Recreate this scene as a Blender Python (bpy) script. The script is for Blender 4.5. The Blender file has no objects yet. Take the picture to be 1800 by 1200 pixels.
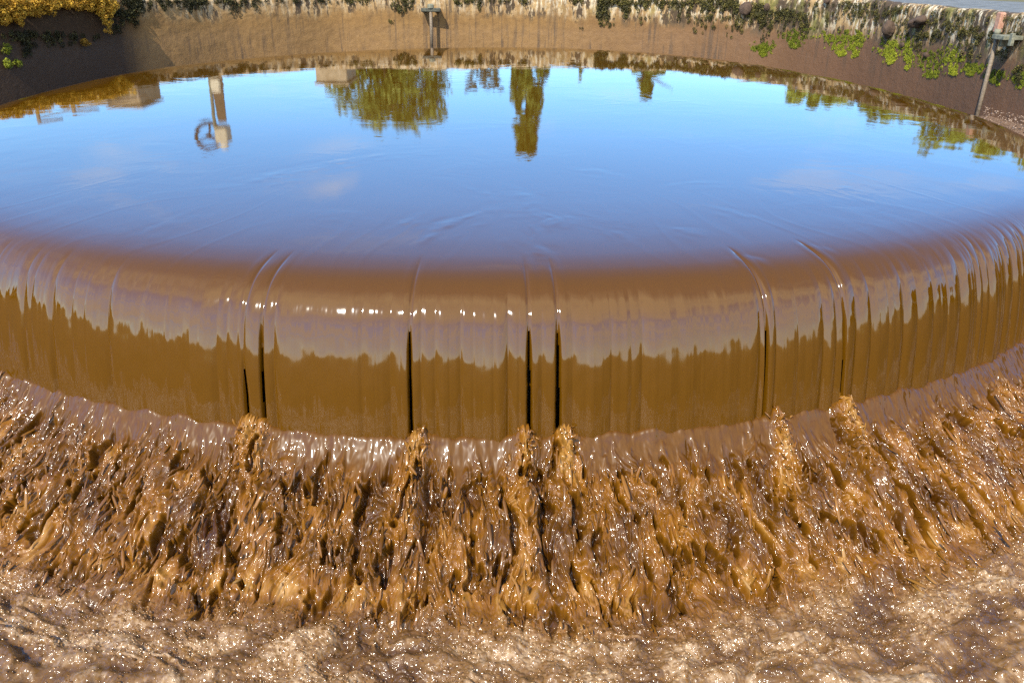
import bpy, math, random
import numpy as np
from mathutils import Vector, Matrix, Euler

S = 1.5                      # metres per unit of eye height above the basin water
F_PX, PITCH, ROLL = 1430.0, math.radians(24.81), math.radians(0.39)
CX, CY = -0.177, 6.978       # centre of the overflow basin
WALL_H = 0.547
SUN_EL, SUN_AZ = math.radians(46), math.radians(206)
rng = np.random.default_rng(7)
random.seed(7)

scene = bpy.context.scene
col = scene.collection

# ------------------------------------------------------------------ helpers
def tag(o, label=None, cat=None, group=None, kind=None):
    if label: o['label'] = label
    if cat: o['category'] = cat
    if group: o['group'] = group
    if kind: o['kind'] = kind
    return o

def empty(name, loc):
    o = bpy.data.objects.new(name, None)
    o.location = loc
    o.empty_display_size = 0.1
    col.objects.link(o)
    return o

def mesh_obj(name, verts, faces, mat, parent=None, smooth=True, attrs=None, mats=None, mat_idx=None):
    """verts (n,3) world metres, faces (m,k) of equal length or list of lists"""
    verts = np.asarray(verts, np.float32)
    me = bpy.data.meshes.new(name)
    if isinstance(faces, np.ndarray):
        m, k = faces.shape
        me.vertices.add(len(verts)); me.vertices.foreach_set('co', verts.ravel())
        me.loops.add(m * k); me.loops.foreach_set('vertex_index', faces.astype(np.int32).ravel())
        me.polygons.add(m)
        me.polygons.foreach_set('loop_start', np.arange(0, m * k, k, dtype=np.int32))
        me.polygons.foreach_set('loop_total', np.full(m, k, np.int32))
        me.update(calc_edges=True)
    else:
        me.from_pydata(verts.tolist(), [], faces)
        me.update()
    me.polygons.foreach_set('use_smooth', np.full(len(me.polygons), smooth))
    for mm in (mats or [mat]):
        me.materials.append(mm)
    if mat_idx is not None:
        me.polygons.foreach_set('material_index', np.asarray(mat_idx, np.int32))
    if attrs:
        for an, av in attrs.items():
            a = me.attributes.new(an, 'FLOAT', 'POINT')
            a.data.foreach_set('value', np.asarray(av, np.float32))
    o = bpy.data.objects.new(name, me)
    col.objects.link(o)
    if parent is not None:
        o.parent = parent
        o.matrix_parent_inverse = Matrix.Translation(parent.location).inverted()
    return o

def grid_faces(n, m, keep=None):
    i = np.arange(n * m).reshape(n, m)
    f = np.stack([i[:-1, :-1], i[:-1, 1:], i[1:, 1:], i[1:, :-1]], -1).reshape(-1, 4)
    if keep is not None:
        f = f[keep.reshape(-1)]
    return f

class MB:
    """collects simple solids into one mesh"""
    def __init__(s): s.v = []; s.f = []
    def add(s, v, f):
        b = len(s.v); s.v += [tuple(p) for p in v]; s.f += [[b + i for i in q] for q in f]
    def box(s, c, size, rot=None, bev=0.0):
        hx, hy, hz = [d / 2 for d in size]
        R = Matrix.Rotation(rot, 3, 'Z') if isinstance(rot, float) else (rot or Matrix.Identity(3))
        b = min(bev, hx * .9, hy * .9, hz * .9)
        rings = []
        if b > 0:
            levels = [(-hz, b), (-hz + b, 0), (hz - b, 0), (hz, b)]
        else:
            levels = [(-hz, 0), (hz, 0)]
        V = []; Fc = []
        for z, ins in levels:
            x, y = hx - ins, hy - ins
            c8 = [(-x + b, -y, z), (x - b, -y, z), (x, -y + b, z), (x, y - b, z), (x - b, y, z), (-x + b, y, z), (-x, y - b, z), (-x, -y + b, z)] if b > 0 else [(-x, -y, z), (x, -y, z), (x, y, z), (-x, y, z)]
            rings.append(len(V)); V += c8
        k = 8 if b > 0 else 4
        for a, bb in zip(rings[:-1], rings[1:]):
            for i in range(k):
                j = (i + 1) % k
                Fc.append([a + i, a + j, bb + j, bb + i])
        Fc.append([rings[0] + i for i in range(k)][::-1]); Fc.append([rings[-1] + i for i in range(k)])
        s.add([Vector(c) + R @ Vector(p) for p in V], Fc)
    def tube(s, pts, r, n=10, caps=True, closed=False):
        pts = [Vector(p) for p in pts]
        rs = r if isinstance(r, (list, tuple)) else [r] * len(pts)
        V = []; Fc = []
        N = len(pts)
        up = Vector((0.13, 0.21, 0.97))
        for i, p in enumerate(pts):
            if closed: t = pts[(i + 1) % N] - pts[i - 1]
            else: t = pts[min(i + 1, N - 1)] - pts[max(i - 1, 0)]
            t.normalize()
            a = t.cross(up)
            if a.length < .1: a = t.cross(Vector((1, 0, 0)))
            a.normalize(); b = t.cross(a)
            for k in range(n):
                q = 2 * math.pi * k / n
                V.append(p + (a * math.cos(q) + b * math.sin(q)) * rs[i])
        for i in range(N if closed else N - 1):
            for k in range(n):
                j = (k + 1) % n; i2 = (i + 1) % N
                Fc.append([i * n + k, i * n + j, i2 * n + j, i2 * n + k])
        if caps and not closed:
            Fc.append(list(range(n))[::-1]); Fc.append([(N - 1) * n + k for k in range(n)])
        s.add(V, Fc)
    def build(s, name, mat, parent=None, smooth=False):
        return mesh_obj(name, s.v, s.f, mat, parent, smooth)

# noise ------------------------------------------------------------
_perm = np.random.default_rng(3).permutation(4096)
_ang = np.random.default_rng(4).random(4096) * 2 * np.pi
_gx, _gy = np.cos(_ang), np.sin(_ang)
def pn(x, y, seed=0):
    x = np.asarray(x, np.float64); y = np.asarray(y, np.float64)
    xi = np.floor(x).astype(np.int64); yi = np.floor(y).astype(np.int64)
    fx = x - xi; fy = y - yi
    u = fx * fx * fx * (fx * (fx * 6 - 15) + 10); v = fy * fy * fy * (fy * (fy * 6 - 15) + 10)
    def g(ix, iy, dx, dy):
        h = _perm[(_perm[(ix + seed * 131) & 4095] + iy + seed * 17) & 4095]
        return _gx[h] * dx + _gy[h] * dy
    a = g(xi, yi, fx, fy); b = g(xi + 1, yi, fx - 1, fy)
    c = g(xi, yi + 1, fx, fy - 1); d = g(xi + 1, yi + 1, fx - 1, fy - 1)
    return ((a + (b - a) * u) * (1 - v) + (c + (d - c) * u) * v) * 1.5
def fbm(x, y, octv=4, seed=0, gain=.5):
    t = 0; a = 1; n = 0
    for k in range(octv):
        t = t + a * pn(x * 2 ** k, y * 2 ** k, seed + k); n += a; a *= gain
    return t / n
def ridged(x, y, seed=0): return 1 - 2 * np.abs(pn(x, y, seed))
def worley(x, y, seed=0):
    xi = np.floor(x).astype(np.int64); yi = np.floor(y).astype(np.int64)
    best = np.full(np.shape(x), 9.0); cid = np.zeros(np.shape(x))
    for dx in (-1, 0, 1):
        for dy in (-1, 0, 1):
            ix, iy = xi + dx, yi + dy
            h = _perm[(_perm[(ix + seed * 131) & 4095] + iy) & 4095]
            px = ix + .5 + .45 * _gx[h]; py = iy + .5 + .45 * _gy[h]
            d = np.hypot(x - px, y - py)
            m = d < best
            best = np.where(m, d, best); cid = np.where(m, h / 4096.0, cid)
    return best, cid
def sstep(a, b, x):
    t = np.clip((x - a) / (b - a), 0, 1)
    return t * t * (3 - 2 * t)

# camera geometry ---------------------------------------------------
_c, _s = math.cos(ROLL), math.sin(ROLL)
_ct, _st = math.cos(PITCH), math.sin(PITCH)
def ray(px, py):
    x, y = px - 900.0, py - 600.0
    u = (x * _c + y * _s) / F_PX; v = (-x * _s + y * _c) / F_PX
    return np.array([u, _ct - v * _st, -_st - v * _ct])
def at_z(px, py, z):                      # point of height z (basin units)
    d = ray(px, py); t = (z - 1) / d[2]
    return np.array([0, 0, 1]) + d * t
def at_y(px, py, Y):
    d = ray(px, py); t = Y / d[1]
    return np.array([0, 0, 1]) + d * t
def at_y_mirror(px, py, Y):               # what the calm water mirrors at that place
    p = at_y(px, py, Y); p[2] = -p[2]
    return p
def phi_of(px, py, z):
    p = at_z(px, py, z)
    return math.atan2(p[0] - CX, p[1] - CY) % (2 * math.pi)

# ------------------------------------------------------------------ materials
def new_mat(name):
    m = bpy.data.materials.new(name); m.use_nodes = True
    nt = m.node_tree; b = nt.nodes['Principled BSDF']
    return m, nt, b
def N(nt, t, **kw):
    n = nt.nodes.new(t)
    for k, v in kw.items(): setattr(n, k, v)
    return n
def noise_node(nt, scale, detail=4, rough=.5, vec=None, dist=0.0):
    n = N(nt, 'ShaderNodeTexNoise'); n.inputs['Scale'].default_value = scale
    n.inputs['Detail'].default_value = detail; n.inputs['Roughness'].default_value = rough
    n.inputs['Distortion'].default_value = dist
    if vec is not None: nt.links.new(vec, n.inputs['Vector'])
    return n
def ramp(nt, fac, stops):
    r = N(nt, 'ShaderNodeValToRGB')
    e = r.color_ramp.elements
    while len(e) < len(stops): e.new(.5)
    for q, (p, c) in zip(e, stops):
        q.position = p; q.color = (*c, 1) if len(c) == 3 else c
    nt.links.new(fac, r.inputs['Fac'])
    return r
def mixc(nt, fac, a, b):
    m = N(nt, 'ShaderNodeMix', data_type='RGBA')
    for sock, v in ((m.inputs[0], fac), (m.inputs[6], a), (m.inputs[7], b)):
        if hasattr(v, 'is_output'): nt.links.new(v, sock)
        else: sock.default_value = v if isinstance(v, float) else (*v, 1)
    return m.outputs[2]
def mathn(nt, op, a, b=None, clamp=False):
    m = N(nt, 'ShaderNodeMath', operation=op); m.use_clamp = clamp
    for i, v in enumerate((a, b)):
        if v is None: continue
        if hasattr(v, 'is_output'): nt.links.new(v, m.inputs[i])
        else: m.inputs[i].default_value = v
    return m.outputs[0]
def mapping(nt, scale=(1, 1, 1), src='Object'):
    t = N(nt, 'ShaderNodeTexCoord'); m = N(nt, 'ShaderNodeMapping')
    m.inputs['Scale'].default_value = scale
    nt.links.new(t.outputs[src], m.inputs['Vector'])
    return m.outputs[0]
def maprange(nt, v, a, b, c=0.0, d=1.0):
    m = N(nt, 'ShaderNodeMapRange'); nt.links.new(v, m.inputs[0])
    for i, x in enumerate((a, b, c, d)): m.inputs[i + 1].default_value = x
    return m.outputs[0]
def bump(nt, h, strength, dist, bsdf, prev=None):
    b = N(nt, 'ShaderNodeBump'); b.inputs['Strength'].default_value = strength
    b.inputs['Distance'].default_value = dist
    nt.links.new(h, b.inputs['Height'])
    if prev is not None: nt.links.new(prev, b.inputs['Normal'])
    if bsdf is not None: nt.links.new(b.outputs[0], bsdf.inputs['Normal'])
    return b.outputs[0]
def set_ior(b, v): b.inputs['IOR'].default_value = v

MUD = (0.086, 0.0355, 0.0010)
# muddy water of the basin and the falling sheet
def mat_water():
    m, nt, b = new_mat('muddy_water')
    b.inputs['Base Color'].default_value = (*MUD, 1)
    b.inputs['Roughness'].default_value = 0.008
    set_ior(b, 1.66)
    g = N(nt, 'ShaderNodeNewGeometry')
    sx = N(nt, 'ShaderNodeSeparateXYZ'); nt.links.new(g.outputs['Position'], sx.inputs[0])
    flat = maprange(nt, sx.outputs[2], -0.05 * S, -0.012 * S)
    nt.links.new(maprange(nt, flat, 0, 1, .07, .008), b.inputs['Roughness'])
    v = mapping(nt)
    patch = noise_node(nt, .55, 2, .5, v)
    pm = maprange(nt, patch.outputs[0], .44, .66, .12, 1.25)
    n1 = noise_node(nt, 2.3, 3, .55, v, 1.2)
    n2 = noise_node(nt, 9.0, 2, .5, v, .6)
    h = mathn(nt, 'ADD', mathn(nt, 'MULTIPLY', n1.outputs[0], 1.0), mathn(nt, 'MULTIPLY', n2.outputs[0], .10))
    h = mathn(nt, 'MULTIPLY', mathn(nt, 'MULTIPLY', h, pm), flat)
    n3 = noise_node(nt, 420.0, 2, .6, v)
    b1 = bump(nt, h, 1.0, 0.0015, None)
    bump(nt, n3.outputs[0], .03, .0006, b, b1)
    return m

def mat_churn(foam=False):
    m, nt, b = new_mat('foaming_mud' if foam else 'churning_mud')
    at = N(nt, 'ShaderNodeAttribute'); at.attribute_name = 'aer'
    v = mapping(nt)
    fa = N(nt, 'ShaderNodeAttribute'); fa.attribute_name = 'flow_a'
    fl = N(nt, 'ShaderNodeAttribute'); fl.attribute_name = 'flow_l'
    fw = N(nt, 'ShaderNodeCombineXYZ'); nt.links.new(fa.outputs['Fac'], fw.inputs[0]); nt.links.new(fl.outputs['Fac'], fw.inputs[1])
    fine = noise_node(nt, 90, 3, .6, fw.outputs[0])
    k = mathn(nt, 'ADD', at.outputs['Fac'], mathn(nt, 'MULTIPLY', mathn(nt, 'SUBTRACT', fine.outputs[0], .5), .35), True)
    cr = ramp(nt, k, [(0, (0.045, 0.015, 0.0008)), (.3, (.092, .036, .002)), (.55, (.18, .070, .004)), (.78, (.29, .145, .030)), (1, (.50, .35, .18))])
    fr = ramp(nt, k, [(0, (.05, .024, .008)), (.32, (.080, .036, .008)), (.6, (.175, .092, .030)), (1, (.42, .295, .175))])
    cm0 = N(nt, 'ShaderNodeAttribute'); cm0.attribute_name = 'calm'
    nt.links.new(mixc(nt, cm0.outputs['Fac'], cr.outputs[0], fr.outputs[0]), b.inputs['Base Color'])
    rg = N(nt, 'ShaderNodeAttribute'); rg.attribute_name = 'rgh'
    b.inputs['Roughness'].default_value = .35
    b.inputs['Specular IOR Level'].default_value = .12
    # the wet skin: a clear film whose fine ripples only break up the glints
    nt.links.new(maprange(nt, rg.outputs['Fac'], 0, .7, .55, 1.0), b.inputs['Coat Weight'])
    b.inputs['Coat IOR'].default_value = 1.52
    nt.links.new(maprange(nt, rg.outputs['Fac'], 0, 1, .04, .14), b.inputs['Coat Roughness'])
    n = noise_node(nt, 72, 1.6, .5, fw.outputs[0], .5)
    nb = noise_node(nt, 34, 1.5, .5, v)
    cm = N(nt, 'ShaderNodeAttribute'); cm.attribute_name = 'calm'
    hmix = N(nt, 'ShaderNodeMix'); nt.links.new(cm.outputs['Fac'], hmix.inputs[0])
    nt.links.new(n.outputs[0], hmix.inputs[2]); nt.links.new(nb.outputs[0], hmix.inputs[3])
    h2 = mathn(nt, 'MULTIPLY', hmix.outputs[0], mathn(nt, 'MINIMUM', rg.outputs['Fac'], 1.0))
    cb = bump(nt, h2, 1.0, .030, None)
    nt.links.new(cb, b.inputs['Coat Normal'])
    vo = N(nt, 'ShaderNodeTexVoronoi'); vo.inputs['Scale'].default_value = 120
    nt.links.new(v, vo.inputs['Vector'])
    hh = mathn(nt, 'MULTIPLY', vo.outputs['Distance'], mathn(nt, 'MULTIPLY', maprange(nt, k, .5, .8), cm.outputs['Fac']))
    bump(nt, hh, .5, .004, b)
    return m

def mat_wall():
    m, nt, b = new_mat('stained_concrete')
    g = N(nt, 'ShaderNodeNewGeometry')
    sx = N(nt, 'ShaderNodeSeparateXYZ'); nt.links.new(g.outputs['Position'], sx.inputs[0])
    hgt = maprange(nt, sx.outputs[2], 0.0, WALL_H * S)
    xr = maprange(nt, sx.outputs[0], -2.0 * S, 4.5 * S)
    v = mapping(nt)
    vs = mapping(nt, (1, 1, .22))
    big = noise_node(nt, 1.1, 4, .55, v)
    mid = noise_node(nt, 7, 5, .65, v)
    fine = noise_node(nt, 45, 4, .6, v)
    streak = noise_node(nt, 9, 4, .6, vs)
    mud = ramp(nt, mid.outputs[0], [(.25, (.18, .095, .026)), (.75, (.28, .155, .046))])
    dry = ramp(nt, streak.outputs[0], [(.3, (.28, .165, .065)), (.7, (.47, .32, .14))])
    # mud tide line with ragged edge
    edge = mathn(nt, 'ADD', hgt, mathn(nt, 'MULTIPLY', mathn(nt, 'SUBTRACT', big.outputs[0], .5), .7))
    edge = mathn(nt, 'ADD', edge, mathn(nt, 'MULTIPLY', mathn(nt, 'SUBTRACT', streak.outputs[0], .5), .5))
    edge = mathn(nt, 'ADD', edge, mathn(nt, 'MULTIPLY', xr, .26))
    f1 = maprange(nt, edge, .40, .85)
    c1 = mixc(nt, f1, mud.outputs[0], dry.outputs[0])
    c1 = mixc(nt, mathn(nt, 'MULTIPLY', maprange(nt, xr, .35, 1.0), mathn(nt, 'SUBTRACT', 1.0, f1, True)), c1, (.125, .058, .024))
    # cream lichen
    lich = noise_node(nt, 13, 5, .7, vs)
    lf = mathn(nt, 'MULTIPLY', maprange(nt, lich.outputs[0], .48, .57), maprange(nt, edge, .50, .90), True)
    lf = mathn(nt, 'MULTIPLY', lf, maprange(nt, xr, -.3, .7, .35, 1.0), True)
    c2 = mixc(nt, lf, c1, (.62, .55, .40))
    # dark algae crust
    dk = noise_node(nt, 10, 5, .7, mapping(nt, (1, 1, .35)))
    dk2 = noise_node(nt, 1.4, 2, .5, v)
    dkv = mathn(nt, 'ADD', dk.outputs[0], mathn(nt, 'MULTIPLY', mathn(nt, 'SUBTRACT', dk2.outputs[0], .5), .5))
    dkv = mathn(nt, 'ADD', dkv, mathn(nt, 'MULTIPLY', mathn(nt, 'SUBTRACT', xr, .6), .10))
    df = mathn(nt, 'MULTIPLY', maprange(nt, dkv, .50, .55), maprange(nt, edge, .36, .60), True)
    c3 = mixc(nt, df, c2, (.050, .033, .016))
    # dark drip stains running down, mostly on the left half
    ds = noise_node(nt, 11, 4, .65, mapping(nt, (1, 1, .06)))
    ds2 = noise_node(nt, 1.0, 2, .5, v)
    dsf = mathn(nt, 'MULTIPLY', maprange(nt, ds.outputs[0], .50, .62), maprange(nt, ds2.outputs[0], .40, .62), True)
    c3 = mixc(nt, mathn(nt, 'MULTIPLY', dsf, .78), c3, (.060, .038, .020))
    spk = noise_node(nt, 26, 2, .5, v)
    c3 = mixc(nt, maprange(nt, spk.outputs[0], .70, .73, 0, .8), c3, (.035, .022, .012))
    # yellow-green film on the right
    gr = noise_node(nt, 3.2, 4, .6, mapping(nt, (1, 1, .5)))
    gf = mathn(nt, 'MULTIPLY', maprange(nt, gr.outputs[0], .55, .68), maprange(nt, edge, .4, .7), True)
    gf = mathn(nt, 'MULTIPLY', gf, maprange(nt, xr, .35, .8), True)
    c4 = mixc(nt, mathn(nt, 'MULTIPLY', gf, .7), c3, (.20, .19, .035))
    c5 = mixc(nt, maprange(nt, fine.outputs[0], .3, .75, 0, .35), c4, (.16, .10, .06))
    lw = maprange(nt, sx.outputs[0], -5.15 * S, -5.4 * S)  # left segment: its shade, plus dark staining, is painted into the base colour
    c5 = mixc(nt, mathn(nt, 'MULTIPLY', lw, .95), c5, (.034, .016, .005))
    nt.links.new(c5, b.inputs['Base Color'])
    rr = maprange(nt, hgt, .0, .3, .7, .95); nt.links.new(rr, b.inputs['Roughness'])
    b1 = bump(nt, mid.outputs[0], .5, .03, None)
    bump(nt, fine.outputs[0], .5, .008, b, b1)
    return m

def mat_simple(name, c1, c2, scale=8, rough=.8, bmp=.3, bd=.01, metallic=0.0, thr=(.35, .65)):
    m, nt, b = new_mat(name)
    v = mapping(nt)
    n = noise_node(nt, scale, 5, .65, v)
    r = ramp(nt, n.outputs[0], [(thr[0], c1), (thr[1], c2)])
    nt.links.new(r.outputs[0], b.inputs['Base Color'])
    b.inputs['Roughness'].default_value = rough; b.inputs['Metallic'].default_value = metallic
    n2 = noise_node(nt, scale * 4, 4, .6, v)
    bump(nt, n2.outputs[0], bmp, bd, b)
    return m

def mat_leaf(name, stops):
    m, nt, b = new_mat(name)
    at = N(nt, 'ShaderNodeAttribute'); at.attribute_name = 'tone'
    r = ramp(nt, at.outputs['Fac'], stops)
    nt.links.new(r.outputs[0], b.inputs['Base Color'])
    b.inputs['Roughness'].default_value = .7
    tr = N(nt, 'ShaderNodeBsdfTranslucent'); nt.links.new(r.outputs[0], tr.inputs['Color'])
    mx = N(nt, 'ShaderNodeMixShader'); mx.inputs[0].default_value = .25
    out = nt.nodes['Material Output']
    nt.links.new(b.outputs[0], mx.inputs[1]); nt.links.new(tr.outputs[0], mx.inputs[2])
    nt.links.new(mx.outputs[0], out.inputs['Surface'])
    return m

M = {}
M['water'] = mat_water()
M['churn'] = mat_churn()
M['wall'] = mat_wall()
M['weir'] = mat_simple('wet_dark_concrete', (.012, .010, .008), (.03, .024, .018), 6, .5)
M['bed'] = mat_simple('dark_silt', (.018, .013, .008), (.04, .03, .018), 2, 1.0)
M['ground'] = mat_simple('dry_grass_ground', (.07, .075, .02), (.16, .13, .05), 3, .95)
M['paving'] = mat_simple('grey_paving', (.11, .12, .12), (.20, .21, .21), 5, .95)
M['paving'].node_tree.nodes['Principled BSDF'].inputs['Specular IOR Level'].default_value = .1
M['rust'] = mat_simple('weathered_steel', (.11, .08, .05), (.23, .18, .125), 30, .7, .4, .003)
M['greysteel'] = mat_simple('lichen_grey_steel', (.10, .105, .075), (.26, .25, .17), 22, .75, .4, .003)
M['darksteel'] = mat_simple('dark_weathered_steel', (.035, .035, .025), (.10, .10, .07), 22, .75, .4, .003)
M['rustdark'] = mat_simple('brown_rusty_steel', (.07, .045, .025), (.17, .115, .065), 22, .75, .4, .003)
M['wheel'] = mat_simple('dark_iron', (.022, .014, .009), (.06, .038, .022), 22, .7, .4, .003)
M['pink'] = mat_simple('pinkish_mortar', (.34, .16, .10), (.46, .27, .18), 25, .85, .4, .004)
M['cream'] = mat_simple('cream_paint', (.50, .42, .28), (.66, .58, .42), 10, .6)
M['lump'] = mat_simple('dark_mud_lump', (.05, .030, .018), (.10, .062, .038), 14, .9, .7, .02)
M['concrete'] = mat_simple('pale_concrete', (.28, .20, .11), (.42, .32, .20), 5, .9)
M['bark'] = mat_simple('bark', (.06, .045, .03), (.14, .10, .07), 9, .95, .6, .02)
M['leaf'] = mat_leaf('green_foliage', [(0, (.06, .085, .012)), (.5, (.19, .235, .035)), (1, (.36, .38, .08))])
M['brightleaf'] = mat_leaf('bright_foliage', [(0, (.09, .13, .018)), (.5, (.26, .34, .05)), (1, (.45, .50, .10))])
M['palefoliage'] = mat_leaf('pale_foliage', [(0, (.09, .10, .05)), (1, (.20, .19, .09))])
M['moss'] = mat_leaf('dark_moss', [(0, (.014, .014, .004)), (.55, (.050, .046, .010)), (1, (.20, .165, .03))])
M['greenmoss'] = mat_leaf('bright_moss', [(0, (.09, .105, .006)), (.5, (.25, .28, .012)), (1, (.45, .46, .03))])
M['goldmoss'] = mat_leaf('golden_bush', [(0, (.12, .060, .006)), (.5, (.48, .26, .018)), (1, (.80, .52, .06))])
M['froth'] = mat_simple('wet_froth', (.12, .07, .04), (.30, .21, .15), 30, .2, .5, .01)

# ------------------------------------------------------------------ basin outline and profile
_tab = [(-180, 4.2), (-165, 4.195), (-150, 4.17), (-120, 4.02), (-97, 3.95), (-80, 4.02), (-62, 4.30), (-41, 4.53), (-26, 4.73),
        (-11, 4.95), (2, 5.03), (15, 4.99), (30, 4.70), (55, 4.02), (82, 3.74), (97, 3.82), (120, 4.0), (150, 4.18), (165, 4.195), (180, 4.2)]
_g = np.linspace(-180, 180, 721)
_r = np.interp(_g, *zip(*_tab))
_k = np.exp(-((np.arange(-40, 41) / 16.0) ** 2)); _k /= _k.sum()
_r = np.convolve(np.concatenate([_r[-41:-1], _r, _r[1:41]]), _k, 'valid')
def R_of(phi):                     # phi radians, clockwise from +Y
    d = (np.degrees(phi) + 180) % 360 - 180
    return np.interp(d, _g, _r)

def integrate_profile():
    T = [(250, 0), (360, .3), (420, 1.4), (450, 3.2), (475, 8), (490, 15), (505, 26), (520, 36), (540, 47), (555, 55.5), (580, 66), (610, 73), (645, 76.5),
         (700, 80.5), (770, 83), (812, 84)]
    ys = np.arange(250, 813, 1.0); sl = np.interp(ys, *zip(*T))
    def rr(y):
        d = PITCH + math.atan((y - 600) / F_PX); return math.cos(d), -math.sin(d)
    dy, dz = rr(250); P = np.array([-dy / dz, 0.0]); out = [P.copy()]
    for y, s_ in zip(ys[1:], sl[1:]):
        a = math.radians(s_); D = np.array([-math.cos(a), -math.sin(a)])
        dy, dz = rr(y)
        t, q = np.linalg.solve(np.array([[dy, -D[0]], [dz, -D[1]]]), P - np.array([0, 1.0]))
        P = P + q * D; out.append(P.copy())
    out = np.array(out)
    return (CY - out[:, 0]) - 4.2, out[:, 1]          # rho, z
PR, PZ = integrate_profile()
PL = np.concatenate([[0], np.cumsum(np.hypot(np.diff(PR), np.diff(PZ)))])
RHO0 = PR[0]

def phis(dense, ndense, ncoarse):
    """columns round the whole basin, dense on the side facing the camera (phi = pi)"""
    k = ncoarse // 2
    return np.concatenate([np.linspace(0, math.pi - dense, k)[:-1], np.linspace(math.pi - dense, math.pi + dense, ndense), np.linspace(math.pi + dense, 2 * math.pi, k)[1:]])

# grooves and torn slots of the falling sheet: (x pixel at y 645, ...)
SLOTS = [(450, 5, .62, .45), (478, 1.6, .22, .9), (722, 1.8, .22, 1), (930, 2.2, .20, 1), (981, 2.6, .16, 1), (1331, 1.2, .2, .6), (1452, 1.8, .15, .6)]
GROOVES = [(28, .5), (75, .8), (124, 1.0), (136, .7), (166, 1.1), (196, .5), (214, .5), (246, 1.6), (330, .25), (408, .8), (423, .9), (440, .8), (497, .9), (640, .55), (662, .35),
           (688, 1.0), (706, .5), (741, .8), (765, 1.1), (790, .5), (810, .8), (832, .6), (868, .7), (893, 1.2), (912, .5), (953, 1.0), (1006, .9), (1030, .4), (1074, 1.0), (1108, .6), (1127, 1.1),
           (1165, .25), (1225, .4), (1290, .4), (1322, 1.3), (1346, 1.1), (1380, .4), (1421, 1.2), (1440, 1.2), (1472, 1.3), (1494, 1.1), (1520, .5), (1545, 1.2), (1566, .9), (1590, .6), (1612, .7),
           (1636, 1.5), (1652, .7), (1664, .8), (1686, 1.3), (1700, .7), (1716, 1.2), (1734, 1.1), (1746, .8), (1762, 1.3), (1775, .9), (1789, 1.1), (1798, 1)]
PX2A = 2.75 / 1430.0      # one photo pixel at the sheet, in basin units of arc (approx.)
def phi_sheet(px):
    z = -.312
    for _ in range(3):
        y = 645 - .5 * ((px - 880) / 900.0) ** 2 * 330
        p = phi_of(px, y, z)
    return p
SL = [(phi_sheet(x), w * PX2A / 4.35, t0, k) for x, w, t0, k in SLOTS]
GR = [(phi_sheet(x), d) for x, d in GROOVES]
for k in range(60):               # more grooves just outside the frame
    sgn = -1 if k % 2 else 1
    GR.append((math.pi + sgn * math.radians(random.uniform(29.5, 50)), random.uniform(.3, 1.3)))
for k in range(120):
    GR.append((math.pi + math.radians(random.uniform(50, 310)), random.uniform(.3, 1.3)))

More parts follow.
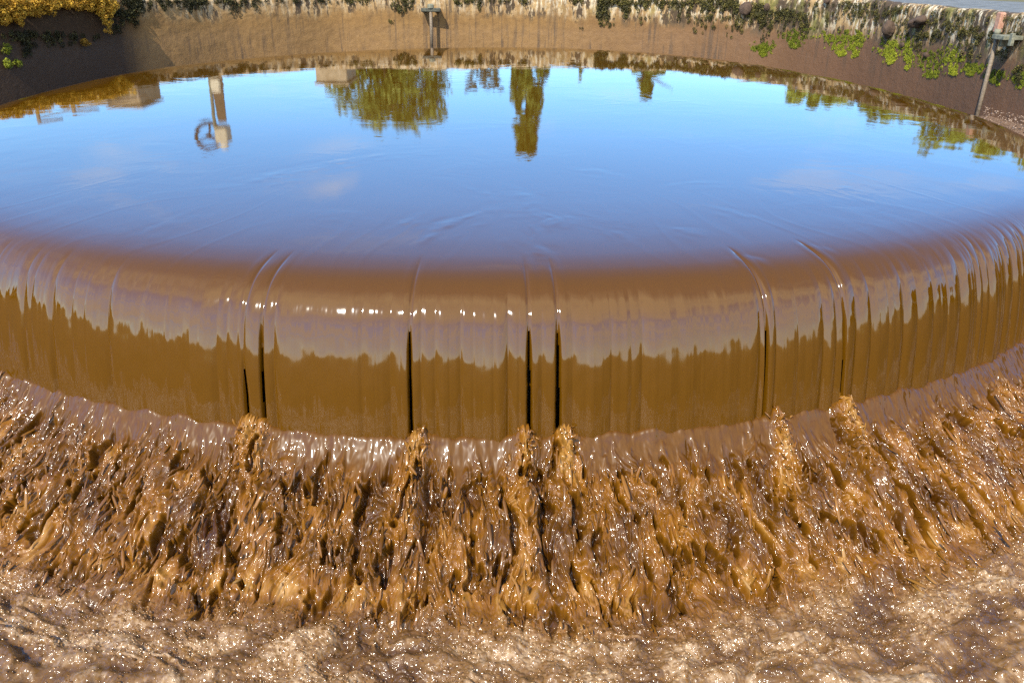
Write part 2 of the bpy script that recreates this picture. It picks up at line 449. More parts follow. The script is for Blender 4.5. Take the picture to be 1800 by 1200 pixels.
# ------------------------------------------------------------------ water: calm pool, lip and falling sheet in one surface
def build_water():
    ph = phis(math.radians(38), 1900, 440)
    tt = np.concatenate([np.linspace(0, .62, 40)[:-1], np.linspace(.62, 1.0, 60)])   # centre to profile start
    # arc-length rows along the profile, denser past the lip
    l = np.concatenate([np.linspace(0, PL[-1] - .95, 190)[:-1], np.linspace(PL[-1] - .95, PL[-1], 190)])
    rho = np.interp(l, PL, PR); z = np.interp(l, PL, PZ)
    dr = np.gradient(rho, l); dz = np.gradient(z, l); n = np.hypot(dr, dz)
    nr, nz = -dz / n, dr / n
    L = len(l)
    R = R_of(ph)
    slope = np.degrees(np.arctan2(-dz, dr))
    # growth of the grooves down the fall
    drop = -z
    grow = sstep(.03, .20, drop) * (.55 + .45 * sstep(.2, .55, drop))
    up = np.exp(-np.clip(.06 - drop, 0, 1) / .012) * sstep(.0, .05, drop)
    D = np.zeros((L, len(ph)))
    hole = np.zeros((L, len(ph)), bool)
    vfall = sstep(.05, .58, drop)
    dphi = lambda p: (ph - p + math.pi) % (2 * math.pi) - math.pi
    wob = .00035 * pn(np.linspace(0, 6, L)[:, None], np.zeros((L, 1)), 21)
    for p, d in GR:
        x = dphi(p) * 4.35
        sel = np.abs(x) < .14
        if not sel.any(): continue
        xs = x[sel][None, :] + wob
        d = d if d > .7 else d * .55
        wd = .008 + .008 * (d > .7) + .006 * random.random()
        asym = np.where(xs > 0, random.uniform(.7, 1.8), random.uniform(.7, 1.8))
        g = np.exp(-np.abs(xs) / (wd * asym)) 
        bulge = np.exp(-(xs / (wd * 4.5)) ** 2)
        D[:, sel] -= d * (.0175 * g * grow[:, None] - .0035 * bulge * grow[:, None])
    # broad undulation and very fine vertical streaks
    arc = ph * 4.35
    circ = np.where(np.abs(dphi(math.pi)) < 0.72, 1.0, .4)
    und = fbm(arc * 7, np.zeros_like(arc), 3, 11)
    und2 = fbm(arc * 38, np.zeros_like(arc), 3, 15)
    fine = fbm(arc * 150, np.zeros_like(arc), 2, 19)
    D += grow[:, None] * (.011 * und + .0022 * und2)[None, :] * circ
    ln = l[:, None]
    D += (grow * sstep(.1, .5, drop))[:, None] * .00018 * fine[None, :]
    D += (sstep(.04, .12, drop) * (1 - .6 * sstep(.2, .4, drop)))[:, None] * (sstep(-.05, .45, pn(arc * 4, 0 * arc, 27)) * (.0040 * pn(arc * 13, 0 * arc, 25) + .0016 * pn(arc * 33, 0 * arc, 26)))[None, :]
    # slow horizontal swells that wrinkle the crest reflections
    A2 = arc[None, :]
    D += (sstep(.02, .1, drop) * (1 - sstep(.5, .62, drop)))[:, None] * .0013 * fbm(A2 * 18, ln * 9 + 0 * A2, 2, 31)
    # faint radial wrinkles on the calm water close to the lip
    near = (sstep(-1.3, -.25, rho))[:, None]
    wrk = ridged(A2 * 3.2 + .5 * pn(A2 * 2, ln * 1.5 + 0 * A2, 41), ln * .9 + 0 * A2, 40)
    D += near * .0003 * np.clip(wrk - .72, 0, 1) * 3
    D += near * .0004 * fbm(A2 * 5, ln * 2.4 + 0 * A2, 3, 44)
    # torn slots
    for p, w, t0, k in SL:
        x = dphi(p)
        sel = np.abs(x) < .05
        xs = x[sel][None, :] + wob * .6
        open_ = sstep(.06 + t0 * .35, .16 + t0 * .5, drop)[:, None]
        hw = w * (.18 + .82 * vfall[:, None]) * open_ * k * (1 + .55 * fbm(l * 11, 0 * l + p * 9, 3, 24))[:, None]
        cx_ = np.abs(xs)
        hole[:, sel] |= (cx_ < hw) & (open_ > .35)
        e = np.clip(1 - (cx_ - hw) / (w * 1.3 + .0015), 0, 1)
        D[:, sel] -= .020 * e ** 2 * np.maximum(open_, .0)
        # furrow running up over the lip onto the pool
        fur = np.exp(-(xs * 4.35 / .007) ** 2)
        big = 2.6 if w < .0008 and p < math.pi * .95 else 1.0
        D[:, sel] -= .0042 * big * fur * (sstep(-.22, .02, rho) * (1 - .5 * open_[:, 0]))[:, None]
        ridge = np.exp(-((np.abs(xs) * 4.35 - .028) / .014) ** 2)
        D[:, sel] += .0010 * ridge * sstep(-.25, .0, rho)[:, None]
    # wavelets and small wakes on the calm water: (x0, y0, x1, y1, height, width)
    r2_ = R[None, :] + rho[:, None]
    GX = CX + r2_ * np.sin(ph); GY = CY + r2_ * np.cos(ph)
    wn_ = fbm(GX * 5, GY * 5, 3, 46); wm_ = .55 + .9 * fbm(GX * 9, GY * 9, 2, 48)
    for x0, y0, x1, y1, am, wd in ((735, 425, 850, 372, 3.2, 22), (760, 418, 840, 378, -2.5, 14), (935, 425, 978, 472, 3, 18), (930, 400, 940, 440, -1.2, 10), (915, 335, 952, 402, 1.8, 26), (960, 405, 985, 385, 3, 16), (1285, 443, 1350, 450, 3.5, 20), (1350, 450, 1392, 480, 3.0, 14),
                                   (960, 376, 992, 398, 1.6, 14), (1075, 398, 1115, 425, 1.6, 18), (1180, 400, 1240, 412, 1.4, 20), (680, 402, 735, 380, 1.6, 18), (520, 300, 720, 268, 1.0, 30), (380, 332, 560, 296, 1.6, 40), (650, 245, 785, 214, 1.8, 30),
                                   (1250, 365, 1330, 388, 1.4, 22), (1600, 418, 1680, 442, 2.4, 18), (1480, 330, 1560, 345, 1.2, 24), (1180, 330, 1260, 322, 1.2, 26), (560, 372, 640, 385, 1.0, 26), (1010, 300, 1090, 312, 1.2, 30), (820, 330, 870, 352, 1.2, 20), (240, 420, 330, 372, 1.2, 18), (1420, 425, 1500, 440, 1.4, 14)):
        a_, b_ = at_z(x0, y0, -.01)[:2], at_z(x1, y1, -.01)[:2]
        ux = (b_ - a_); Ln = np.hypot(*ux); ux /= Ln; mid_ = (a_ + b_) / 2
        sx_ = (GX - mid_[0]) * ux[0] + (GY - mid_[1]) * ux[1]
        nx_ = -(GX - mid_[0]) * ux[1] + (GY - mid_[1]) * ux[0] + .25 * sx_ ** 2 / Ln + .05 * wn_
        wd_ = wd * .0016
        near_ = (np.abs(sx_) < Ln * 1.4) & (np.abs(nx_) < wd_ * 5)
        D += near_ * wm_ * am * .0006 * np.exp(-(sx_ / (Ln * .5)) ** 2) * (np.exp(-(nx_ / wd_) ** 2) + .5 * np.exp(-((nx_ + 2.1 * wd_) / wd_) ** 2) - .4 * np.exp(-((nx_ - 1.6 * wd_) / wd_) ** 2))
    D *= (sstep(0, .12, ph) * (1 - sstep(2 * math.pi - .12, 2 * math.pi, ph)))[None, :]
    # pool part
    rp = (R + RHO0)[None, :] * tt[:, None]
    X1 = CX + rp * np.sin(ph); Y1 = CY + rp * np.cos(ph); Z1 = np.zeros_like(rp)
    r2 = R[None, :] + rho[:, None] + nr[:, None] * D
    X2 = CX + r2 * np.sin(ph); Y2 = CY + r2 * np.cos(ph); Z2 = z[:, None] + nz[:, None] * D
    Z2[0] = 0
    P = np.concatenate([np.stack([X1, Y1, Z1], -1)[:-1], np.stack([X2, Y2, Z2], -1)])
    # wrap columns
    P[:, -1] = P[:, 0]
    hole = np.concatenate([np.zeros((len(tt) - 1, len(ph)), bool), hole])
    keep = ~(hole[:-1, :-1] | hole[1:, :-1] | hole[:-1, 1:] | hole[1:, 1:])
    Pn = P.shape
    f = grid_faces(Pn[0], Pn[1], keep)
    o = mesh_obj('water', P.reshape(-1, 3) * S, f[:, ::-1], M['water'])
    tag(o, 'calm brown basin water mirroring blue sky and pouring over a curved lip in a smooth sheet', 'water', kind='structure')
    # weir wall behind the sheet
    ph2 = np.linspace(0, 2 * math.pi, 361)
    prof = [(-.55, -.10), (-.02, -.10), (0.0, -.12), (.0, -1.3)]
    V = np.array([[(CX + (R_of(p) + r) * math.sin(p), CY + (R_of(p) + r) * math.cos(p), zz) for p in ph2] for r, zz in prof])
    w = mesh_obj('weir_wall', V.reshape(-1, 3) * S, grid_faces(len(prof), 361)[:, ::-1], M['weir'], smooth=False)
    tag(w, 'dark wet round weir wall glimpsed through slits in the falling sheet', 'weir')

# ------------------------------------------------------------------ churning chute and foaming pool below
CH = np.array([(.05, -.72), (.12, -.645), (.17, -.605), (.20, -.585), (.222, -.588), (.25, -.617), (.28, -.655), (.32, -.69), (.40, -.735), (.50, -.785), (.60, -.84), (.68, -.885), (.74, -.908), (.85, -.922), (1.0, -.93), (1.25, -.935), (2.0, -.945)])
def chute_surface():
    q_ = math.radians(40); w_ = math.radians(112)
    ph = np.concatenate([np.linspace(math.pi - w_, math.pi - q_, 240)[:-1], np.linspace(math.pi - q_, math.pi + q_, 2720), np.linspace(math.pi + q_, math.pi + w_, 240)[1:]])
    # smooth the profile, resample by arc length
    rr = np.linspace(.05, 2.0, 800)
    zz = np.interp(rr, CH[:, 0], CH[:, 1]); kk = np.exp(-((np.arange(-40, 41) / 6.0) ** 2)); kk /= kk.sum()
    zz = np.convolve(np.pad(zz, 40, mode='edge'), kk, 'valid')
    ll = np.concatenate([[0], np.cumsum(np.hypot(np.diff(rr), np.diff(zz)))])
    l = np.concatenate([np.linspace(0, 1.15, 440)[:-1], np.linspace(1.15, ll[-1], 110)])
    rho = np.interp(l, ll, rr); z = np.interp(l, ll, zz)
    dr = np.gradient(rho, l); dz = np.gradient(z, l); n = np.hypot(dr, dz)
    tr, tz = dr / n, dz / n; nr, nz = -tz, tr
    A = (ph * 4.5)[None, :] + 0 * rho[:, None]; Lc = l[:, None] + 0 * A
    RHO = rho[:, None] + 0 * A
    dph = lambda p: ph - p
    # where the smooth apron breaks up
    spur = np.zeros(len(ph)); chan = np.zeros(len(ph))
    spurs = [(462, 1.0, 27), (736, .8, 20), (924, .8, 18), (994, .9, 24), (1352, .7, 19), (1455, .8, 24), (1788, .5, 16), (20, .5, 30), (255, .15, 12)]
    for x, a, w in spurs:
        p = phi_sheet(x); spur += a * np.exp(-(dph(p) * 4.35 / (w * PX2A)) ** 2)
    for x, a, w in ((445, 1.0, 13), (760, .85, 11), (425, .6, 9), (660, .5, 8), (180, .6, 12), (1442, .6, 9), (950, .4, 7), (1290, .4, 8), (60, .6, 14)):
        p = phi_sheet(x); chan += a * np.exp(-(dph(p) * 4.35 / (w * PX2A)) ** 2)
    arc = ph * 4.5
    brk = .300 + .05 * fbm(arc * 5, 0 * arc, 3, 51) + .05 * pn(arc * 30, 0 * arc, 55) - .17 * np.clip(spur, 0, 1)
    left = sstep(math.radians(15), math.radians(30), ph - math.pi)      # photo left is phi > pi
    brk = brk - .05 * left
    rough = sstep(-.05, .07, RHO - brk[None, :] + .05 * fbm(A * 24, Lc * 6, 2, 57))
    calm = sstep(.70, .92, RHO + .08 * fbm(A * 2.5, Lc * 2.5, 2, 58))
    # domain warp, streaks drawn out along the flow
    wx = .05 * fbm(A * 4, Lc * 3, 2, 61); wl = .08 * fbm(A * 5, Lc * 3, 2, 63)
    a, b = A + wx, Lc + wl
    lump = fbm(a * 15, b * 6.0, 3, 65)
    hol = fbm(a * 18, b * 6.4, 3, 68)                      # deep hollows between the gouts of water
    cut = sstep(.12, .36, hol)
    strand = ridged(a * 22, b * 6.0, 71) * .55 + ridged(a * 46 + 9, b * 12, 72) * .45
    stroke = pn(a * 52, b * 22, 75) + .6 * pn(a * 95, b * 44, 76)
    w1, _ = worley(a * 30, b * 9, 77)
    w2, _ = worley(a * 78, b * 25, 79)
    dome1 = np.sqrt(np.clip(.45 - w1 * w1, 0, 1)); dome2 = np.sqrt(np.clip(.40 - w2 * w2, 0, 1))
    def saw(t, fall=.42):
        f = t - np.floor(t)
        return np.where(f < 1 - fall, sstep(-.2, 1.15, f / (1 - fall)) , 1 - sstep(0, 1, (f - (1 - fall)) / fall))
    s1 = saw(b * 15 + 2.4 * pn(a * 12, b * 2, 141) + 1.3 * pn(a * 30, b * 5, 142)) * sstep(-.45, .3, pn(a * 16, b * 7, 143))
    s2 = saw(b * 36 + 2.2 * pn(a * 30, b * 5, 144) + 1.0 * pn(a * 70, b * 12, 145)) * sstep(-.4, .3, pn(a * 40, b * 18, 146))
    H = rough * (1 - calm) * (.015 * s1 + .003 * s2 + .026 * lump - .046 * cut + .010 * strand + .0028 * stroke + .012 * dome1 + .001 * dome2)
    # splash spurs and hollow channels
    sp = spur[None, :] * np.exp(-((RHO - .215) / .055) ** 2)
    H += .034 * sp * (.45 + 1.5 * np.abs(fbm(A * 30, Lc * 20, 3, 81)) + .7 * fbm(A * 80, Lc * 30, 3, 82))
    H += .030 * spur[None, :] * sstep(.22, .32, RHO) * (1 - sstep(.4, .62, RHO)) * (.7 + 1.2 * fbm(A * 22, Lc * 10, 3, 83))
    ch = chan[None, :] * sstep(.24, .33, RHO) * (1 - sstep(.66, .76, RHO))
    H -= .060 * ch * (.7 + .9 * fbm(A * 9, Lc * 5, 2, 85))
    # smooth apron: low glossy swell, a scalloped wave where the sheet lands
    land = np.exp(-((RHO - .205) / .022) ** 2)
    H += (1 - rough) * (.008 * fbm(A * 14, Lc * 7, 3, 87) + .0003 * fbm(A * 46, Lc * 12, 2, 88))
    scal = np.abs(pn(arc * 6, 0 * arc, 89)) + .22 * np.abs(pn(arc * 28, 0 * arc, 90)) + left * .25 * ridged(arc * 26, 0 * arc, 92)
    H += land * (.004 + .034 * scal)[None, :]
    # foam pool: lobes, ropes and bubbles
    q1 = fbm(A * 2.6 + 2 * wx, Lc * 3.6 + wl, 3, 93)
    q2 = ridged(A * 5 + 1.6 * q1, Lc * 6 + 1.6 * q1, 96)
    q3, c3 = worley(A * 26, Lc * 28, 97)
    q4, c4 = worley(A * 62, Lc * 66, 99)
    q5, c5 = worley(A * 120, Lc * 125, 100)
    d3 = np.sqrt(np.clip(.18 - q3 * q3, 0, 1)) * (c3 > .72); d4 = np.sqrt(np.clip(.2 - q4 * q4, 0, 1)) * (c4 > .5); d5 = np.sqrt(np.clip(.2 - q5 * q5, 0, 1))
    foamn = fbm(A * 2.2 + 4 * wx, Lc * 4.5 + 1.8 * q1, 4, 115)
    foamf = sstep(-.62, .55, foamn + .22 * (q2 - .5))
    H += calm * (.048 * q1 + .014 * q2 + .026 * fbm(A * 13, Lc * 14, 2, 95) + .018 * d3 + .008 * d4 + (.3 + foamf) * .003 * d5 + .003 * foamf)
    # overhanging drift along the flow
    drift = rough * (1 - .6 * calm) * (.007 * fbm(A * 26, Lc * 9, 2, 103) + .022 * fbm(A * 9, Lc * 4, 2, 105))
    # side drift
    side = rough * .010 * fbm(A * 20, Lc * 9, 2, 107)
    rad = R_of(ph)[None, :] + RHO + nr[:, None] * H + tr[:, None] * drift
    Z = z[:, None] + nz[:, None] * H + tz[:, None] * drift
    pp = ph[None, :] + side / 4.5
    P = np.stack([CX + rad * np.sin(pp), CY + rad * np.cos(pp), Z], -1)
    # how much air is beaten into the water (paler, more golden)
    aer = .26 + rough * (1 - calm) * (.01 + .50 * fbm(a * 10, b * 4, 3, 111) + .10 * strand + .16 * dome1 - .34 * cut - .28 * np.clip(ch, 0, 1))
    aer += spur[None, :] * .28 * np.exp(-((RHO - .26) / .12) ** 2)
    aer = aer * (1 - calm) + calm * (.33 + foamf * (.06 + .46 * q4 + .34 * q5) + .08 * q2 + .12 * (q3 - .4))
    toe = np.exp(-((RHO - .71) / .07) ** 2)
    aer += toe * .16 * (1 + fbm(A * 14, Lc * 14, 3, 117))
    return ph, l, P, np.clip(aer, 0, 1), RHO, calm, a * S, b * S * .30, sstep(.30, .95, rough) * (1 + 1.2 * calm)

def build_churn():
    ph, l, P, aer, RHO, calm, fA, fL, rgh = chute_surface()
    n, m = RHO.shape
    V = P.reshape(-1, 3) * S
    fm = (calm[:-1, :-1] > .5)
    allf = grid_faces(n, m)
    # tilt to outward normals
    fa = allf[~fm.reshape(-1)][:, ::-1]; fb = allf[fm.reshape(-1)][:, ::-1]
    def sub(name, f, mat):
        idx, inv = np.unique(f, return_inverse=True)
        return mesh_obj(name, V[idx], inv.reshape(f.shape), mat, attrs={'aer': aer.ravel()[idx], 'flow_a': fA.ravel()[idx], 'flow_l': fL.ravel()[idx], 'rgh': rgh.ravel()[idx], 'calm': calm.ravel()[idx]})
    o = sub('rapids', fa, M['churn'])
    tag(o, 'golden brown churning rapids tumbling down a ramp at the foot of the falling sheet', 'rapids', kind='structure')
    o = sub('foam', fb, M['churn'])
    tag(o, 'pale tan foam and bubbles drifting on brown water along the bottom of the picture', 'foam', kind='stuff')
    # spray: drawn-out drops and beads tossed over and riding on the rapids
    r2 = np.random.default_rng(23)
    def blobs(name, cnt, pick, mat):
        ring = 6
        prof = [(-.5, .2), (-.38, .78), (-.02, 1.0), (.33, .8), (.5, .2)]
        tpl = np.array([(t, r * math.cos(2 * math.pi * k / ring), r * math.sin(2 * math.pi * k / ring)) for t, r in prof for k in range(ring)])
        tf = [(i * ring + k, i * ring + (k + 1) % ring, (i + 1) * ring + (k + 1) % ring, (i + 1) * ring + k) for i in range(len(prof) - 1) for k in range(ring)]
        tf = np.array(tf)
        c, d, nn, rad, ln, bend, av = pick(cnt)
        d = d / np.linalg.norm(d, axis=1)[:, None]
        e1 = np.cross(d, nn); e1 /= np.linalg.norm(e1, axis=1)[:, None] + 1e-9; e2 = np.cross(d, e1)
        t = tpl[None, :, :]
        V_ = (c[:, None, :] + t[..., 0:1] * (ln * 2)[:, None, None] * d[:, None, :]
              + (t[..., 1:2] * rad[:, None, None] + t[..., 0:1] ** 2 * (ln * bend)[:, None, None]) * e1[:, None, :]
              + .6 * t[..., 2:3] * rad[:, None, None] * e2[:, None, :])
        k = len(c); nv = len(tpl)
        F = (tf[None] + (np.arange(k) * nv)[:, None, None]).reshape(-1, 4)
        return mesh_obj(name, V_.reshape(-1, 3) * S, F, mat, attrs={'aer': np.repeat(av, nv), 'rgh': np.full(k * nv, .75), 'flow_a': np.repeat(r2.random(k) * 9, nv), 'calm': np.full(k * nv, .0 if name == 'spray' else .6)})
    def frame(i, j):
        fl = P[np.minimum(i + 4, n - 1), j] - P[i, j]; fl /= np.linalg.norm(fl, axis=1)[:, None]
        sd = np.stack([-np.cos(ph[j]), np.sin(ph[j]), 0 * ph[j]], 1)
        nn = np.cross(fl, sd); nn *= np.sign(nn[:, 2:3]); nn /= np.linalg.norm(nn, axis=1)[:, None]
        return fl, sd, nn
    J0, J1 = 245, m - 245
    rows = np.where((RHO[:, 0] > .16) & (RHO[:, 0] < .92))[0]
    def pick_drops(cnt):
        i = r2.choice(rows, cnt * 3); j = r2.integers(J0, J1, cnt * 3)
        dens = .5 + 1.3 * pn(fA[i, j] * 9, fL[i, j] * 10, 131) + .9 * pn(fA[i, j] * 26, fL[i, j] * 24, 132)
        ok = (r2.random(cnt * 3) < dens) & (rgh[i, j] > .35) & (calm[i, j] < .75)
        i, j = i[ok][:cnt], j[ok][:cnt]; k = len(i)
        fl, sd, nn = frame(i, j)
        rad = .0024 + .0062 * r2.random(k) ** 2.2
        ln = rad * (1.8 + 4.4 * r2.random(k) ** 1.3)
        fly = r2.random(k) < .30
        hgt = rad * r2.uniform(-.48, -.02, k) + fly * np.abs(r2.normal(size=k)) * .014
        d = fl + (.13 * r2.normal(size=k))[:, None] * sd + (.12 * r2.normal(size=k) - .03)[:, None] * nn
        return P[i, j] + nn * hgt[:, None], d, nn, rad, ln, .25 * r2.normal(size=k), np.clip(aer[i, j] + .04 + .06 * r2.normal(size=k), .36, .85)
    def pick_splash(cnt):
        sp_ = [(phi_sheet(x), w) for x, w in ((462, 30), (736, 22), (924, 20), (994, 26), (1352, 20), (1455, 26), (1788, 26), (30, 40))]
        q = r2.integers(len(sp_), size=cnt)
        p0 = np.array([sp_[a_][0] for a_ in q]); w0 = np.array([sp_[a_][1] for a_ in q])
        j = np.clip(np.searchsorted(ph, p0 + r2.normal(size=cnt) * w0 * PX2A * .6 / 4.35), 10, m - 11)
        i = np.searchsorted(RHO[:, 0], .20 + np.abs(r2.normal(size=cnt)) * .075)
        fl, sd, nn = frame(i, j)
        rad = .0018 + .0050 * r2.random(cnt) ** 2.2
        ln = rad * (1.4 + 3.2 * r2.random(cnt) ** 1.5)
        hgt = np.abs(r2.normal(size=cnt)) * .009 * r2.random(cnt)
        d = fl * r2.uniform(-.2, 1.4, cnt)[:, None] + (.4 * r2.normal(size=cnt))[:, None] * sd + (.5 * np.abs(r2.normal(size=cnt)))[:, None] * nn
        return P[i, j] + nn * hgt[:, None], d, nn, rad, ln, .3 * r2.normal(size=cnt), np.clip(.52 + .14 * r2.normal(size=cnt), .4, .85)
    def both(cnt):
        A_, B_ = pick_drops(cnt - 500), pick_splash(500)
        return [np.concatenate([x, y]) for x, y in zip(A_, B_)]
    o = blobs('spray', 6000, both, M['churn'])
    tag(o, 'flying drops and beads of brown water tossed above the rapids', 'spray', kind='stuff')
    rows_b = np.where((RHO[:, 0] > .66) & (RHO[:, 0] < 1.35))[0]
    def pick_bub(cnt):
        i = r2.choice(rows_b, cnt * 3); j = r2.integers(J0, J1, cnt * 3)
        ok = (calm[i, j] > .3) & (r2.random(cnt * 3) < .35 + .9 * pn(fA[i, j] * 6, fL[i, j] * 14, 135) + .5 * aer[i, j])
        i, j = i[ok][:cnt], j[ok][:cnt]; k = len(i)
        fl, sd, nn = frame(i, j)
        rad = .0016 + .0040 * r2.random(k) ** 3.5 + .006 * r2.random(k) ** 14
        return P[i, j] + nn * (rad * r2.uniform(-.7, -.1, k))[:, None], nn, fl, rad, rad, 0 * rad, np.clip(aer[i, j] + .12 * r2.normal(size=k), .2, .95)
    o = blobs('bubbles', 34000, pick_bub, M['churn'])
    tag(o, 'small wet bubbles crowded on the foam along the bottom of the picture', 'bubbles', kind='stuff')

# ------------------------------------------------------------------ retaining wall, terrace, ground
WPTS = [(-9.5, 4.6), (-9.3, 5.2), (-8.0, 7.4), (-6.62, 9.75), (-5.3, 12.0), (-4.36, 13.0), (-2.85, 13.95), (0, 14.25), (2.6, 13.9), (3.9, 12.95), (4.6, 11.6),
        (4.92, 10.1), (4.98, 8.4), (5.1, 6.6), (5.6, 5.6), (8.0, 4.9), (13.0, 4.4), (19.0, 4.2)]
def wall_path():
    """polyline resampled finely, rounded except at the left corner"""
    P = np.array(WPTS)
    d = np.concatenate([[0], np.cumsum(np.hypot(*np.diff(P, axis=0).T))])
    t = np.arange(0, d[-1], .02)
    Q = np.stack([np.interp(t, d, P[:, 0]), np.interp(t, d, P[:, 1])], 1)
    corner = d[4]
    k = np.exp(-((np.arange(-30, 31) / 14.0) ** 2)); k /= k.sum()
    out = Q.copy()
    for a, b in ((0, np.searchsorted(t, corner)), (np.searchsorted(t, corner), len(t))):
        for c in (0, 1):
            seg = Q[a:b, c]
            lo = 2 * seg[0] - seg[1:31][::-1]; hi = 2 * seg[-1] - seg[-31:-1][::-1]
            out[a:b, c] = np.convolve(np.concatenate([lo, seg, hi]), k, 'valid')
    return out
WP = wall_path()
_wt = np.gradient(WP, axis=0); _wt /= np.linalg.norm(_wt, axis=1)[:, None]
WN = np.stack([_wt[:, 1], -_wt[:, 0]], 1)                # towards the basin
_cen = np.array([CX, CY])
WN *= np.sign(((_cen - WP) * WN).sum(1))[:, None]
def wall_top(i): return WALL_H + .05 * float(sstep(2.5, 4.7, WP[i, 0]) * (WP[i, 1] > 4)) + .012 * math.sin(i * .021) + .006 * math.sin(i * .13)
def wall_hit(px, py, out=0.0):
    """the point of the wall face seen at that place of the photograph -> position, wall index"""
    d = ray(px, py)
    q = WP[200:-300] + WN[200:-300] * out
    cr = d[0] * q[:, 1] - d[1] * q[:, 0]
    s = np.where((cr[:-1] * cr[1:] <= 0) & (q[:-1, 1] > 1))[0]
    i = int(s[0]) if len(s) else int(np.argmin(np.abs(cr)))
    k = q[i, 1] / d[1] if abs(d[1]) > 1e-6 else 1
    return np.array([q[i, 0], q[i, 1], 1 + d[2] * k]), i + 200

def build_wall():
    n = len(WP)
    A = np.arange(n) * .02
    zr = np.concatenate([np.linspace(-1.2, -.15, 8)[:-1], np.linspace(-.15, 1, 60)])     # fraction of the height
    top = np.array([wall_top(i) for i in range(n)])
    rows = []
    for f in zr:
        z = f * top if f > 0 else np.full(n, f)
        b = .010 * fbm(A * 2.2, z * 2.5, 3, 201) + (.002 + .014 * max(f - .3, 0)) * fbm(A * 14, z * 18, 3, 205)
        if f > .93: b = b - (f - .93) / .07 * .03
        joint = 0
        rows.append(np.stack([WP[:, 0] + WN[:, 0] * b, WP[:, 1] + WN[:, 1] * b, z + 0 * A], 1))
    for off, dz in ((.06, .012), (.16, .008), (.22, -.02)):
        b = .01 * fbm(A * 9, np.full(n, off * 9), 2, 207)
        rows.append(np.stack([WP[:, 0] - WN[:, 0] * (off + b), WP[:, 1] - WN[:, 1] * (off + b), top + dz + b], 1))
    V = np.array(rows)
    # fine joints as shallow grooves
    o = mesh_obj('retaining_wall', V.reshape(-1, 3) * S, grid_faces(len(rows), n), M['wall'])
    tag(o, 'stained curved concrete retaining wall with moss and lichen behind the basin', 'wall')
    # terrace behind the wall
    inner = WP - WN * .20
    mid = WP - WN * 1.5
    outer = WP + (-WN) * 400
    outer2 = _cen + (WP - _cen) / np.linalg.norm(WP - _cen, axis=1)[:, None] * 900
    idx = np.arange(0, n, 6)
    V = np.concatenate([np.c_[inner[idx], np.full(len(idx), WALL_H - .02)], np.c_[mid[idx] * .6 + inner[idx] * .4, np.full(len(idx), WALL_H - .02)], np.c_[outer2[idx], np.full(len(idx), WALL_H - .02)]])
    o = mesh_obj('ground', V * S, grid_faces(3, len(idx)), M['ground'], smooth=False)
    tag(o, 'flat dry grassy ground behind the retaining wall', 'ground', kind='structure')
    # paved path at the right, on the ground
    V = []
    sel = [i for i in range(n) if WP[i, 0] > 3.3 and WP[i, 1] > 3][::4]
    for i in sel: V.append((*(WP[i] - WN[i] * .30), WALL_H + .028))
    for i in sel: V.append((*(WP[i] - WN[i] * 2.6), WALL_H + .028))
    o = mesh_obj('path', np.array(V) * S, grid_faces(2, len(sel)), M['paving'], smooth=False)
    tag(o, 'grey paved path behind the wall at the top right', 'path', kind='structure')
    # low land around and behind
    g = 900.0
    V = np.array([(-g, -g, -1.0), (g, -g, -1.0), (g, g, -1.0), (-g, g, -1.0)])
    o = mesh_obj('terrain', V * S, np.array([[0, 1, 2, 3]]), M['bed'], smooth=False)
    tag(o, 'low dark land and channel bed under the basin', 'terrain', kind='structure')
    a_ = np.linspace(math.radians(95), math.radians(265), 140)  # ridge added out of view to block the yellow horizon glow in reflections
    V = []
    for rad_, hz in ((200, -1.0), (225, 5.0), (260, 7.5), (330, -1.0)):
        for q in a_:
            k = hz if hz < 0 else hz * (.8 + .35 * float(fbm(q * 6, rad_ * .01, 4, 301)))
            V.append((rad_ * math.sin(q), rad_ * math.cos(q), k))
    o = mesh_obj('added_ridge', np.array(V) * S, grid_faces(4, 140), M['ground'])
    tag(o, 'added unseen ridge behind the viewer that hides the horizon glow from reflections', 'added_ridge', kind='structure')

def leafy(name, pts, normals, size, mat, tone, parent=None, spread=1.0, aspect=1.6, seed=1, per=1, bent=.35):
    """many small bent leaf quads at the points"""
    r = np.random.default_rng(seed)
    pts = np.repeat(np.asarray(pts, float), per, 0); normals = np.repeat(np.asarray(normals, float), per, 0)
    tone = np.repeat(np.asarray(tone, float), per)
    n = len(pts)
    nn = normals + r.normal(size=(n, 3)) * spread; nn /= np.linalg.norm(nn, axis=1)[:, None]
    t = np.cross(nn, r.normal(size=(n, 3))); t /= np.linalg.norm(t, axis=1)[:, None]
    b = np.cross(nn, t)
    sz = (size * (.6 + .8 * r.random(n)))[:, None] if np.ndim(size) == 0 else (np.repeat(size, per) * (.6 + .8 * r.random(n)))[:, None]
    l = sz * aspect
    v0 = pts - t * l * .5; v2 = pts + t * l * .5 - nn * sz * bent
    v1 = pts + b * sz * .5 + nn * sz * bent * .3; v3 = pts - b * sz * .5 + nn * sz * bent * .3
    V = np.stack([v0, v1, v2, v3], 1).reshape(-1, 3)
    f = np.arange(4 * n).reshape(n, 4)
    tn = np.repeat(np.clip(tone + r.normal(size=n) * .15, 0, 1), 4)
    return mesh_obj(name, V * S, f, mat, parent, smooth=False, attrs={'tone': tn})

def clump_points(c, rad, n, r, nrm=None):
    """points over a lumpy ball; returns points, normals"""
    d = r.normal(size=(n, 3)); d /= np.linalg.norm(d, axis=1)[:, None]
    if nrm is not None:
        flip = (d @ nrm) < -.2; d[flip] *= -1
    rad = np.asarray(rad)
    q = (.75 + .35 * r.random((n, 1)))
    return c + d * rad * q, d

